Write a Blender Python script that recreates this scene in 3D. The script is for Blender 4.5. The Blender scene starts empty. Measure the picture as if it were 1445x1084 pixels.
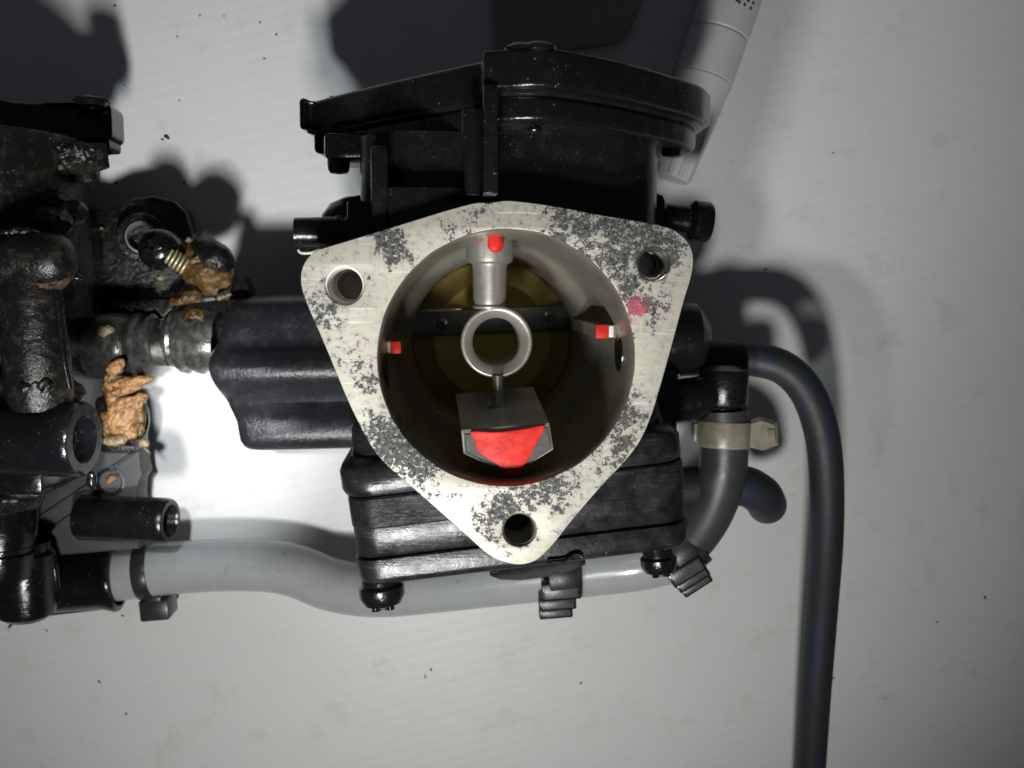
import bpy, bmesh, math, random
from mathutils import Vector, Matrix, Quaternion, noise

random.seed(7)
sc = bpy.context.scene
C = sc.collection
S = 0.00014            # metres per build unit (one unit = one photo pixel at the flange)
H = 1300.0             # camera height above the flange face, in units
TABLE = -620.0         # height of the sheet below the flange face
IMW, IMH, F = 1445.0, 1084.0, 1300.0
VX, VY = 630.0, 400.0  # pixel straight below the camera

# ------------------------------------------------------------------ camera
def cray(px, py):
    return Vector(((px - IMW/2)/F, -(py - IMH/2)/F, -1.0))
ROT = cray(VX, VY).rotation_difference(Vector((0, 0, -1)))
cam = bpy.data.cameras.new('camera')
camo = bpy.data.objects.new('camera', cam); C.objects.link(camo)
cam.sensor_width = 36.0
cam.lens = 36.0*F/IMW
camo.location = (0, 0, H*S)
camo.rotation_mode = 'QUATERNION'; camo.rotation_quaternion = ROT
cam.clip_start = 0.005; cam.clip_end = 20
cam.dof.use_dof = True; cam.dof.focus_distance = (H+20)*S; cam.dof.aperture_fstop = 26
sc.camera = camo

def P(px, py, z=0.0):
    d = ROT @ cray(px, py)
    t = (z - H)/d.z
    return Vector((d.x*t, d.y*t, z))
def PY(px, py, Y):
    d = ROT @ cray(px, py)
    t = Y/d.y
    return Vector((d.x*t, Y, H + d.z*t))
def sz(z): return H/(H - z)      # pixels per unit at height z

# ------------------------------------------------------------------ world and lamps
w = bpy.data.worlds.new('World'); sc.world = w; w.use_nodes = True
w.node_tree.nodes['Background'].inputs[0].default_value = (0.80, 0.88, 1.0, 1)
w.node_tree.nodes['Background'].inputs[1].default_value = 0.036

def spot(name, loc, target, energy, size_deg, blend, radius, col):
    l = bpy.data.lights.new(name, 'SPOT'); l.energy = energy; l.spot_size = math.radians(size_deg)
    l.spot_blend = blend; l.shadow_soft_size = radius*S; l.color = col
    o = bpy.data.objects.new(name, l); C.objects.link(o)
    o.location = Vector(loc)*S
    o.rotation_mode = 'QUATERNION'
    o.rotation_quaternion = (Vector(target) - Vector(loc)).to_track_quat('-Z', 'Y')
    return o
spot('torch_lamp', (-80, -1226, 1685), (-43, -130, TABLE), 2.55, 87.5, 1.0, 115, (1.0, 0.985, 0.945))
spot('second_torch_lamp', (-250, -850, 900), (-50, 1090, TABLE), 1.35, 94, 1.0, 70, (0.94, 0.975, 1.0))
spot('inspection_lamp', P(105, 600, 400), P(278, 615, TABLE), 0.72, 36, 1.0, 14, (0.96, 0.98, 1.0))

sc.view_settings.view_transform = 'Standard'
sc.view_settings.look = 'None'
sc.view_settings.gamma = 1
sc.view_settings.exposure = 0

# ------------------------------------------------------------------ materials
class NT:
    def __init__(s, name):
        s.m = bpy.data.materials.new(name); s.m.use_nodes = True
        s.t = s.m.node_tree; s.b = s.t.nodes['Principled BSDF']
        tc = s.t.nodes.new('ShaderNodeTexCoord')
        mp = s.t.nodes.new('ShaderNodeMapping')
        mp.inputs['Scale'].default_value = (1/S,)*3
        s.t.links.new(tc.outputs['Object'], mp.inputs['Vector'])
        s.co = mp.outputs[0]
    def L(s, a, b): s.t.links.new(a, b)
    def setv(s, inp, v):
        if isinstance(v, bpy.types.NodeSocket): s.L(v, inp)
        elif isinstance(v, (tuple, list)) and len(v) == 3 and inp.type == 'RGBA': inp.default_value = (*v, 1)
        else: inp.default_value = v
    def mapping(s, rot=(0,0,0), scale=(1,1,1), loc=(0,0,0), src=None):
        n = s.t.nodes.new('ShaderNodeMapping')
        n.inputs['Rotation'].default_value = rot; n.inputs['Scale'].default_value = scale; n.inputs['Location'].default_value = loc
        s.L(src or s.co, n.inputs['Vector']); return n.outputs[0]
    def noise(s, scale, detail=3, rough=0.55, vec=None, dist=0.0):
        n = s.t.nodes.new('ShaderNodeTexNoise'); n.inputs['Scale'].default_value = scale
        n.inputs['Detail'].default_value = detail; n.inputs['Roughness'].default_value = rough
        n.inputs['Distortion'].default_value = dist
        s.L(vec or s.co, n.inputs['Vector']); return n.outputs['Fac']
    def voro(s, scale, vec=None, out='Distance'):
        n = s.t.nodes.new('ShaderNodeTexVoronoi'); n.inputs['Scale'].default_value = scale
        s.L(vec or s.co, n.inputs['Vector']); return n.outputs[out]
    def ramp(s, fac, a, b, lo=0.0, hi=1.0):
        n = s.t.nodes.new('ShaderNodeMapRange'); n.clamp = True
        s.setv(n.inputs['Value'], fac); n.inputs['From Min'].default_value = a; n.inputs['From Max'].default_value = b
        n.inputs['To Min'].default_value = lo; n.inputs['To Max'].default_value = hi
        return n.outputs[0]
    def math(s, op, a, b=0.0):
        n = s.t.nodes.new('ShaderNodeMath'); n.operation = op
        s.setv(n.inputs[0], a); s.setv(n.inputs[1], b); return n.outputs[0]
    def mix(s, fac, a, b):
        n = s.t.nodes.new('ShaderNodeMix'); n.data_type = 'RGBA'
        s.setv(n.inputs[0], fac); s.setv(n.inputs[6], a); s.setv(n.inputs[7], b); return n.outputs[2]
    def sep(s, vec=None):
        n = s.t.nodes.new('ShaderNodeSeparateXYZ'); s.L(vec or s.co, n.inputs[0]); return n.outputs
    def bump(s, h, strength=0.3, dist=2.0, prev=None):
        n = s.t.nodes.new('ShaderNodeBump'); n.inputs['Strength'].default_value = strength
        n.inputs['Distance'].default_value = dist*S
        s.L(h, n.inputs['Height'])
        if prev: s.L(prev, n.inputs['Normal'])
        return n.outputs[0]
    def out(s, col=None, rough=None, metal=None, normal=None, spec=None, coat=None, sub=None, trans=None):
        b = s.b.inputs
        if col is not None: s.setv(b['Base Color'], col)
        if rough is not None: s.setv(b['Roughness'], rough)
        if metal is not None: s.setv(b['Metallic'], metal)
        if normal is not None: s.L(normal, b['Normal'])
        if spec is not None: s.setv(b['Specular IOR Level'], spec)
        if coat is not None: s.setv(b['Coat Weight'], coat); b['Coat Roughness'].default_value = 0.15
        if sub is not None:
            b['Subsurface Weight'].default_value = sub; b['Subsurface Radius'].default_value = (1, .8, .6); b['Subsurface Scale'].default_value = 8*S
        if trans is not None: s.setv(b['Transmission Weight'], trans)
        return s.m

def black_paint(name, base=(0.0055, 0.0058, 0.0068), dusty=(0.014, 0.0135, 0.012), r0=0.15, r1=0.34, dust=0.5, specks=0.5, grain=0.3, gs=0.12):
    n = NT(name)
    big = n.noise(0.012, 4, 0.6)
    fine = n.noise(gs, 4, 0.6)
    med = n.noise(0.045, 5, 0.65)
    d = n.math('MULTIPLY', n.ramp(med, 0.5, 0.72), dust)
    c = n.mix(d, base, dusty)
    # pale grit, irregular and clustered
    v = n.voro(0.075, n.mapping(loc=(13, 7, 3)))
    sp = n.math('MULTIPLY', n.ramp(v, 0.12, 0.05), n.ramp(big, 0.44, 0.62, 0, specks*0.75))
    v2 = n.voro(0.16, n.mapping(loc=(3, 47, 5)))
    sp2 = n.math('MULTIPLY', n.ramp(v2, 0.14, 0.06), n.ramp(med, 0.47, 0.62, 0, specks*0.8))
    spk = n.math('MAXIMUM', sp, sp2)
    c = n.mix(spk, c, (0.26, 0.245, 0.20))
    r = n.math('MAXIMUM', n.ramp(med, 0.3, 0.75, r0, r1), n.math('MULTIPLY', spk, 0.75))
    bp = n.bump(n.noise(0.42, 3, 0.6), grain*0.7, 0.9)
    bp = n.bump(fine, grain, 1.6, bp)
    bp = n.bump(med, 0.25, 4.0, bp)
    return n.out(c, r, 0.0, bp, 0.5)

M = {}
M['black'] = black_paint('black_paint')
M['gloss'] = black_paint('black_gloss_paint', r0=0.11, r1=0.28, dust=0.35, specks=0.7, grain=0.22)
M['satin'] = black_paint('satin_black_plastic', base=(0.017, 0.018, 0.021), dusty=(0.05, 0.05, 0.05), r0=0.22, r1=0.4, dust=0.5, specks=0.15, grain=0.45, gs=0.22)
M['grime'] = black_paint('grimy_black_paint', base=(0.008, 0.008, 0.008), dusty=(0.045, 0.034, 0.02), r0=0.12, r1=0.42, dust=0.9, specks=1.0, grain=1.0)
M['greyplate'] = black_paint('dull_grey_black_plastic', base=(0.035, 0.038, 0.04), dusty=(0.06, 0.06, 0.06), r0=0.5, r1=0.7, dust=0.4, specks=0.9, grain=0.2)

def bowl_mat():
    n = NT('worn_black_bowl_paint')
    med = n.noise(0.03, 5, 0.65); fine = n.noise(0.14, 3)
    scr = n.noise(0.05, 2, 0.5, n.mapping(rot=(0, 0, math.radians(38)), scale=(0.25, 6, 1)))
    s = n.math('MULTIPLY', n.ramp(scr, 0.60, 0.68), n.ramp(med, 0.42, 0.6))
    c = n.mix(n.ramp(med, 0.35, 0.75), (0.007, 0.0073, 0.0085), (0.024, 0.0245, 0.026))
    c = n.mix(n.math('MULTIPLY', s, 0.25), c, (0.12, 0.12, 0.12))
    v = n.voro(0.11, n.mapping(loc=(5, 9, 2)))
    sp = n.math('MULTIPLY', n.ramp(v, 0.14, 0.07), n.ramp(n.noise(0.016, 3), 0.53, 0.62, 0, 0.7))
    c = n.mix(sp, c, (0.3, 0.28, 0.22))
    bp = n.bump(fine, 0.3, 1.2); bp = n.bump(med, 0.12, 4, bp); bp = n.bump(scr, 0.12, 1.2, bp)
    return n.out(c, n.ramp(med, 0.3, 0.7, 0.22, 0.40), 0.0, bp, 0.32)
M['bowl'] = bowl_mat()

def flange_mat():
    n = NT('bare_aluminium_with_gasket_residue')
    xyz = n.sep()
    x, y = xyz[0], xyz[1]
    # residue cover: heavy on the upper right, right edge and lower left rim, thin on the left
    def blob(cx, cy, r, amp):
        dx = n.math('SUBTRACT', x, cx); dy = n.math('SUBTRACT', y, cy)
        d = n.math('SQRT', n.math('ADD', n.math('MULTIPLY', dx, dx), n.math('MULTIPLY', dy, dy)))
        return n.ramp(d, 0, r, amp, 0)
    acc = None
    for (px, py, r, a) in [(870, 335, 105, .15), (790, 312, 80, .10), (945, 345, 70, .15), (905, 430, 60, .13), (660, 315, 70, .09), (553, 343, 45, .2), (455, 430, 50, .13),
                           (545, 615, 60, .17), (580, 655, 60, .17), (700, 700, 75, .10), (790, 700, 80, .10), (870, 640, 85, .10), (715, 730, 45, .10), (900, 580, 70, .08), (525, 530, 40, .09), (480, 485, 40, .07), (690, 760, 30, .08)]:
        q = P(px, py, 0)
        bb = blob(q.x, q.y, r, a)
        acc = bb if acc is None else n.math('ADD', acc, bb)
    nz = n.noise(0.022, 9, 0.72)
    nz2 = n.noise(0.09, 6, 0.7, n.mapping(loc=(31, 8, 0)))
    f = n.math('ADD', n.math('ADD', n.math('MULTIPLY', nz, 0.55), n.math('MULTIPLY', nz2, 0.45)), acc)
    nz3 = n.noise(0.3, 4, 0.7, n.mapping(loc=(5, 18, 0)))
    f = n.math('ADD', f, n.math('MULTIPLY', n.math('SUBTRACT', nz3, 0.5), 0.22))
    mask = n.math('MULTIPLY', n.ramp(f, 0.588, 0.612), n.ramp(n.noise(0.13, 5, 0.75, n.mapping(loc=(50, 3, 0))), 0.60, 0.55))
    grey = n.ramp(n.math('ADD', nz2, n.math('MULTIPLY', acc, 0.6)), 0.5, 0.72, 0, 0.45)
    alu = n.mix(n.noise(0.012, 3), (0.40, 0.373, 0.29), (0.475, 0.45, 0.37))
    scr = n.noise(0.03, 4, 0.6, n.mapping(rot=(0, 0, math.radians(-40)), scale=(0.6, 9, 1)))
    scr2 = n.noise(0.03, 3, 0.6, n.mapping(rot=(0, 0, math.radians(-20)), scale=(0.15, 7, 1), loc=(90, 4, 0)))
    alu = n.mix(n.ramp(scr, 0.35, 0.7, 0, 0.45), alu, (0.52, 0.50, 0.43))
    alu = n.mix(n.ramp(scr2, 0.62, 0.66, 0, 0.85), alu, (0.66, 0.65, 0.61))
    stain = n.ramp(f, 0.50, 0.60, 0, 0.42)
    alu = n.mix(stain, alu, (0.26, 0.25, 0.23))
    pit = n.ramp(n.noise(0.55, 3, 0.7, n.mapping(loc=(2, 71, 0))), 0.66, 0.72, 0, 0.75)
    alu = n.mix(pit, alu, (0.12, 0.115, 0.10))
    alu = n.mix(grey, alu, (0.20, 0.20, 0.205))
    dark = n.mix(n.ramp(n.noise(0.16, 5, 0.7, n.mapping(loc=(7, 7, 0))), 0.38, 0.62), (0.012, 0.012, 0.013), (0.105, 0.102, 0.098))
    c = n.mix(mask, alu, dark)
    # pink smear of marker paint near the right rim
    q = P(898, 438, 0); pk = n.math('MULTIPLY', blob(q.x, q.y, 24, 1.6), n.ramp(nz2, 0.42, 0.6))
    c = n.mix(n.math('MINIMUM', pk, 0.8), c, (0.55, 0.07, 0.13))
    rough = n.ramp(mask, 0, 1, 0.52, 0.8)
    metal = n.ramp(mask, 0, 1, 0.18, 0.0)
    bp = n.bump(n.math('MULTIPLY', mask, 1.0), 0.5, 1.0)
    bp = n.bump(scr, 0.12, 1.0, bp); bp = n.bump(nz2, 0.12, 1.2, bp)
    return n.out(c, rough, metal, bp)
M['flange'] = flange_mat()

def metal_mat(name, c1, c2, metal=0.8, r0=0.3, r1=0.5, scale=0.03, dirt=None, dirtc=(0.05, 0.04, 0.025), streak=None, bs=0.15):
    n = NT(name)
    vec = n.mapping(scale=streak) if streak else None
    a = n.noise(scale, 5, 0.6, vec); fine = n.noise(0.3, 3)
    c = n.mix(a, c1, c2)
    rr = n.ramp(a, 0.3, 0.7, r0, r1)
    mm = metal
    if dirt:
        dm = n.ramp(n.noise(0.028, 6, 0.7, n.mapping(loc=(17, 3, 9))), dirt, dirt + 0.12)
        c = n.mix(dm, c, dirtc); mm = n.ramp(dm, 0, 1, metal, 0.0); rr = n.math('MAXIMUM', rr, n.math('MULTIPLY', dm, 0.55))
    bp = n.bump(fine, bs, 1.0); bp = n.bump(a, 0.15, 2.5, bp)
    return n.out(c, rr, mm, bp)
M['bore'] = metal_mat('cast_aluminium_bore', (0.17, 0.158, 0.125), (0.29, 0.272, 0.215), 0.45, 0.22, 0.42, 0.02, 0.6, (0.09, 0.07, 0.035), streak=(1, 1, .25))
M['cast'] = metal_mat('pale_cast_aluminium', (0.20, 0.19, 0.165), (0.27, 0.255, 0.22), 0.5, 0.35, 0.5, 0.03)
M['ring'] = metal_mat('turned_ring_metal', (0.25, 0.24, 0.20), (0.33, 0.32, 0.28), 0.55, 0.3, 0.45, 0.04, bs=0.3)
M['brass'] = metal_mat('tarnished_brass', (0.16, 0.125, 0.028), (0.28, 0.22, 0.06), 0.75, 0.35, 0.55, 0.022, 0.6, (0.07, 0.055, 0.015))
M['darkmetal'] = metal_mat('dark_steel', (0.13, 0.135, 0.14), (0.2, 0.2, 0.205), 0.8, 0.28, 0.45, 0.04)
M['steel'] = metal_mat('polished_steel', (0.35, 0.34, 0.31), (0.55, 0.53, 0.48), 0.95, 0.15, 0.3, 0.03, streak=(1, .2, 1))
M['dirtysteel'] = metal_mat('greasy_steel', (0.09, 0.088, 0.085), (0.34, 0.33, 0.31), 0.85, 0.22, 0.45, 0.07, 0.50, (0.02, 0.018, 0.014), bs=0.5)
M['block'] = metal_mat('lightened_block_metal', (0.30, 0.285, 0.25), (0.66, 0.64, 0.59), 0.45, 0.2, 0.28, 0.02, 0.66, (0.03, 0.024, 0.016), bs=0.06)  # lightened to put bounced light on the block's shaded top
M['spring'] = metal_mat('yellow_zinc_spring', (0.62, 0.52, 0.22), (0.75, 0.70, 0.5), 0.5, 0.3, 0.45, 0.1)

def simple(name, c1, c2, r0, r1, scale=0.05, bs=0.3, bd=2.0, **k):
    n = NT(name); a = n.noise(scale, 5, 0.6); f = n.noise(scale*5, 3)
    bp = n.bump(a, bs, bd); bp = n.bump(f, bs*0.6, bd*0.4, bp)
    return n.out(n.mix(n.ramp(a, 0.3, 0.7), c1, c2), n.ramp(f, 0.3, 0.7, r0, r1), 0.0, bp, **k)
M['red'] = simple('red_paint', (0.40, 0.008, 0.006), (0.72, 0.032, 0.012), 0.42, 0.6, 0.04, 0.4, 3, spec=0.22)
M['redsmear'] = simple('thin_red_smear', (0.30, 0.05, 0.05), (0.45, 0.16, 0.14), 0.4, 0.6)
M['white'] = simple('scraped_and_lit_metal', (0.55, 0.53, 0.48), (0.7, 0.68, 0.62), 0.35, 0.5)  # scraped rail ends; also stands in for brightly lit metal
def grease_mat():
    n = NT('dried_orange_grease')
    a = n.noise(0.045, 6, 0.65); b = n.noise(0.16, 4, 0.7)
    c = n.mix(n.ramp(a, 0.36, 0.62), (0.11, 0.046, 0.013), (0.31, 0.165, 0.062))
    c = n.mix(n.ramp(b, 0.56, 0.70, 0, 0.8), c, (0.42, 0.29, 0.14))
    c = n.mix(n.ramp(n.noise(0.07, 5, 0.7, n.mapping(loc=(9, 9, 9))), 0.57, 0.68, 0, 0.9), c, (0.05, 0.025, 0.01))
    bp = n.bump(a, 0.6, 5); bp = n.bump(b, 0.6, 2.5, bp)
    return n.out(c, n.ramp(b, 0.35, 0.65, 0.28, 0.6), 0.0, bp, sub=0.1)
M['orange'] = grease_mat()
M['browngrease'] = simple('brown_grease', (0.02, 0.012, 0.005), (0.20, 0.105, 0.025), 0.2, 0.45, 0.055, 0.9, 6)
M['creamgrease'] = simple('yellowed_grease', (0.10, 0.065, 0.025), (0.34, 0.27, 0.16), 0.3, 0.5, 0.09, 0.8, 4)
M['rust'] = simple('rusty_crust', (0.02, 0.011, 0.006), (0.085, 0.042, 0.02), 0.5, 0.8, 0.08, 0.8, 4)
M['hole'] = simple('deep_black', (0.006, 0.006, 0.006), (0.014, 0.013, 0.011), 0.1, 0.3)  # also stands for the dark inside slots and ports
M['marker'] = simple('pale_marker_plastic', (0.62, 0.62, 0.65), (0.66, 0.66, 0.69), 0.35, 0.45, 0.01, 0.05, 1)
M['ink'] = simple('dark_ink', (0.02, 0.02, 0.022), (0.03, 0.03, 0.03), 0.5, 0.6)
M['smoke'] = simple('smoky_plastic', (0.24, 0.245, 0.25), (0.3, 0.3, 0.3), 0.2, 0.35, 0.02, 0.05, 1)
M['dirtbit'] = simple('dirt_crumb', (0.015, 0.013, 0.01), (0.05, 0.04, 0.03), 0.5, 0.8)
M['tietie'] = simple('yellowed_nylon', (0.20, 0.18, 0.13), (0.32, 0.30, 0.24), 0.25, 0.4, 0.05, 0.2, 1.5, sub=0.2)
M['blacktie'] = simple('black_nylon', (0.02, 0.021, 0.023), (0.035, 0.035, 0.037), 0.25, 0.4, 0.05, 0.1, 1)
M['dimface'] = simple('dimmed_block_front', (0.055, 0.052, 0.045), (0.10, 0.095, 0.085), 0.5, 0.7, 0.05, 0.3, 2, spec=0.25)  # darkened to tone down the directly lit front of the block
M['clipface'] = simple('lighter_clip_face', (0.03, 0.03, 0.032), (0.10, 0.10, 0.10), 0.25, 0.45, 0.08, 0.3, 1.5)  # lighter grey for the tab's inset, black left round it
M['clip'] = simple('black_oxide_clip', (0.010, 0.010, 0.011), (0.035, 0.035, 0.035), 0.3, 0.5, 0.06, 0.3, 1.5)

def hose_mat(name, c1, c2, r0, r1, dirt=0.3, blue=False):
    n = NT(name)
    a = n.noise(0.02, 4); f = n.noise(0.35, 2); d = n.noise(0.05, 6, 0.7)
    c = n.mix(a, c1, c2)
    c = n.mix(n.ramp(d, 0.62, 0.74, 0, dirt), c, (0.10, 0.075, 0.045))
    if blue:
        s = n.noise(0.006, 2, 0.5, n.mapping(scale=(5, .8, 1), loc=(3, 2, 1)))
        c = n.mix(n.ramp(s, 0.5, 0.64, 0, 0.7), c, (0.012, 0.022, 0.055))
    v = n.voro(0.06, n.mapping(loc=(3, 9, 1)))
    c = n.mix(n.ramp(v, 0.075, 0.045, 0, dirt), c, (0.3, 0.29, 0.27))
    bp = n.bump(f, 0.12, 0.8); bp = n.bump(a, 0.1, 3, bp)
    return n.out(c, n.ramp(d, 0.3, 0.7, r0, r1), 0.0, bp, 0.5)
M['greyhose'] = hose_mat('grey_fuel_hose', (0.33, 0.345, 0.355), (0.42, 0.435, 0.445), 0.16, 0.27, 0.5)
M['blackhose'] = hose_mat('darker_hose', (0.030, 0.031, 0.033), (0.05, 0.05, 0.052), 0.34, 0.5, 0.6)
M['venthose'] = hose_mat('matt_vent_hose', (0.016, 0.0165, 0.018), (0.024, 0.024, 0.025), 0.5, 0.62, 0.15, True)

def sheet_mat():
    n = NT('white_fluted_plastic_sheet')
    # the flute walls show faintly through the plastic
    v = n.mapping(rot=(0, 0, math.radians(-13)))
    wob = n.math('MULTIPLY', n.math('SUBTRACT', n.noise(0.003, 2), 0.5), 14)
    y = n.math('ADD', n.sep(v)[1], wob)
    ph = n.math('FRACT', n.math('DIVIDE', y, 25.0))
    tri = n.math('ABSOLUTE', n.math('SUBTRACT', ph, 0.5))
    line = n.ramp(tri, 0.02, 0.20, 1, 0)
    patch = n.ramp(n.noise(0.0035, 3), 0.35, 0.65, 0.25, 1.0)
    l = n.math('MULTIPLY', n.math('MULTIPLY', line, patch), 0.085)
    base = n.mix(n.noise(0.004, 4, 0.6), (0.70, 0.71, 0.715), (0.76, 0.765, 0.76))
    base = n.mix(l, base, (0.42, 0.43, 0.44))
    st = n.ramp(n.noise(0.011, 6, 0.68, n.mapping(loc=(9, 2, 4))), 0.56, 0.78, 0, 0.5)
    base = n.mix(st, base, (0.52, 0.475, 0.43))
    fine = n.ramp(n.noise(0.06, 5, 0.75, n.mapping(loc=(1, 20, 4))), 0.70, 0.78, 0, 0.35)
    base = n.mix(fine, base, (0.35, 0.31, 0.27))
    bp = n.bump(n.ramp(tri, 0.0, 0.5, 0, 1), 0.07, 2.0); bp = n.bump(n.noise(0.01, 3), 0.15, 8, bp)
    return n.out(base, 0.42, 0.0, bp, 0.45)
M['sheet'] = sheet_mat()

# ------------------------------------------------------------------ object helpers
BASE = {}
def link(o, parent):
    C.objects.link(o)
    if parent is not None:
        o.parent = parent
        b = BASE.get(parent.name)
        if b is not None: o.matrix_parent_inverse = Matrix.Translation(-b)
    return o
def thing(name, label, cat, base, group=None):
    o = bpy.data.objects.new(name, None); o.empty_display_size = 0.005
    C.objects.link(o); o.location = Vector(base)*S
    BASE[o.name] = Vector(base)*S
    return tag(o, label, cat, group)
def tag(o, label, cat, group=None):
    o['label'] = label; o['category'] = cat
    if group: o['group'] = group
    return o
def finish(name, me, mat, parent, ang=35):
    bm = bmesh.new(); bm.from_mesh(me)
    bmesh.ops.remove_doubles(bm, verts=bm.verts, dist=0.02*S)
    bmesh.ops.recalc_face_normals(bm, faces=bm.faces)
    bm.to_mesh(me); bm.free()
    me.shade_smooth() if hasattr(me, 'shade_smooth') else me.polygons.foreach_set('use_smooth', [True]*len(me.polygons))
    me.set_sharp_from_angle(angle=math.radians(ang))
    me.materials.clear(); me.materials.append(M[mat] if isinstance(mat, str) else mat)
    o = bpy.data.objects.new(name, me)
    return link(o, parent)
def raw(name, verts, faces, mat, parent=None, ang=35):
    me = bpy.data.meshes.new(name)
    me.from_pydata([tuple(Vector(v)*S) for v in verts], [], faces)
    return finish(name, me, mat, parent, ang)
def crom(pts, n=8, closed=False):
    pts = [Vector(p) for p in pts]; out = []
    N = len(pts); rng = N if closed else N - 1
    for i in range(rng):
        g = (lambda k: pts[k % N]) if closed else (lambda k: pts[max(0, min(N-1, k))])
        p0, p1, p2, p3 = g(i-1), g(i), g(i+1), g(i+2)
        for k in range(n):
            t = k/n
            out.append(0.5*((2*p1) + (p2-p0)*t + (2*p0-5*p1+4*p2-p3)*t*t + (3*p1-p0-3*p2+p3)*t**3))
    if not closed: out.append(pts[-1])
    return out
def prism(name, loops, w0, w1, mat, parent=None, bevel=2.0, axis='z', ang=35, res=2):
    """loops: 2D outlines (first outer, rest holes); extruded from w0 to w1 along the axis."""
    cu = bpy.data.curves.new('tmp', 'CURVE'); cu.dimensions = '2D'; cu.fill_mode = 'BOTH'
    for lp in loops:
        sp = cu.splines.new('POLY'); sp.points.add(len(lp)-1)
        for p, q in zip(sp.points, lp): p.co = (q[0], q[1], 0, 1)
        sp.use_cyclic_u = True
    h = abs(w1 - w0)/2
    cu.extrude = h - bevel; cu.bevel_depth = bevel; cu.bevel_resolution = res; cu.offset = -bevel
    ob = bpy.data.objects.new('tmp', cu); C.objects.link(ob)
    dg = bpy.context.evaluated_depsgraph_get(); dg.update()
    me = bpy.data.meshes.new_from_object(ob.evaluated_get(dg))
    bpy.data.objects.remove(ob); bpy.data.curves.remove(cu)
    me.name = name; mid = (w0 + w1)/2
    for v in me.vertices:
        a, b, c = v.co.x, v.co.y, v.co.z + mid
        v.co = Vector({'z': (a, b, c), 'y': (a, c, b), 'x': (c, a, b)}[axis])*S
    return finish(name, me, mat, parent, ang)
def frame(axis):
    a = Vector(axis).normalized()
    u = a.orthogonal().normalized(); v = a.cross(u)
    return a, u, v
def lathe(name, prof, origin, axis, mat, parent=None, seg=48, ang=35, closed=False, rough=0.0, seed=0):
    """prof: list of (radius, distance along axis)."""
    a, u, v = frame(axis); o = Vector(origin); vs = []; fs = []
    for (r, t) in prof:
        for k in range(seg):
            th = 2*math.pi*k/seg
            p = o + a*t + (u*math.cos(th) + v*math.sin(th))*max(r, 0.01)
            if rough: p = p + (u*math.cos(th) + v*math.sin(th))*rough*noise.noise(p*0.03 + Vector((seed, 0, 0)))
            vs.append(p)
    n = len(prof)
    for i in range(n if closed else n-1):
        j = (i+1) % n
        for k in range(seg):
            l = (k+1) % seg
            fs.append((i*seg+k, i*seg+l, j*seg+l, j*seg+k))
    return raw(name, vs, fs, mat, parent, ang)
def tube(name, path, rad, mat, parent=None, seg=24, n=8, ang=50, caps=True, smooth=True):
    pts = crom(path, n) if smooth else [Vector(p) for p in path]
    m = len(pts); vs = []; fs = []
    prev = None
    for i, p in enumerate(pts):
        t = (pts[min(m-1, i+1)] - pts[max(0, i-1)]).normalized()
        if prev is None: u = t.orthogonal().normalized()
        else: u = (prev - t*prev.dot(t)).normalized()
        prev = u; v = t.cross(u)
        r = rad if not isinstance(rad, (list, tuple)) else rad[0] + (rad[1]-rad[0])*i/(m-1)
        for k in range(seg):
            th = 2*math.pi*k/seg
            vs.append(p + (u*math.cos(th) + v*math.sin(th))*r)
    for i in range(m-1):
        for k in range(seg):
            l = (k+1) % seg
            fs.append((i*seg+k, i*seg+l, (i+1)*seg+l, (i+1)*seg+k))
    if caps:
        fs.append(tuple(range(seg))[::-1]); fs.append(tuple(range((m-1)*seg, m*seg)))
    return raw(name, vs, fs, mat, parent, ang)
def loft(name, rings, mat, parent=None, ang=35, caps=True):
    s = len(rings[0]); vs = [v for r in rings for v in r]; fs = []
    for i in range(len(rings)-1):
        for k in range(s):
            l = (k+1) % s
            fs.append((i*s+k, i*s+l, (i+1)*s+l, (i+1)*s+k))
    if caps:
        fs.append(tuple(range(s))[::-1]); fs.append(tuple(range((len(rings)-1)*s, len(rings)*s)))
    return raw(name, vs, fs, mat, parent, ang)
def box(name, c, size, mat, parent=None, bev=2.0, rot=None, seg=2):
    bm = bmesh.new(); bmesh.ops.create_cube(bm, size=1)
    for v in bm.verts: v.co = Vector((v.co.x*size[0], v.co.y*size[1], v.co.z*size[2]))
    if bev: bmesh.ops.bevel(bm, geom=bm.edges[:], offset=bev, segments=seg, affect='EDGES', profile=0.5)
    Mx = Matrix.Translation(Vector(c))
    if rot is not None: Mx = Mx @ rot.to_matrix().to_4x4() if isinstance(rot, Quaternion) else Mx @ Matrix.Rotation(rot, 4, 'Z')
    for v in bm.verts: v.co = (Mx @ v.co)*S
    me = bpy.data.meshes.new(name); bm.to_mesh(me); bm.free()
    return finish(name, me, mat, parent, 30)
def pbox(name, x0, y0, x1, y1, zf, zb, mat, parent=None, bev=3.0, rot=0.0):
    """box whose front face covers the given part of the picture at height zf, reaching back to zb."""
    a = P(x0, y0, zf); b = P(x1, y1, zf)
    return box(name, ((a.x+b.x)/2, (a.y+b.y)/2, (zf+zb)/2), (abs(b.x-a.x), abs(b.y-a.y), abs(zf-zb)), mat, parent, bev, rot)
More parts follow.
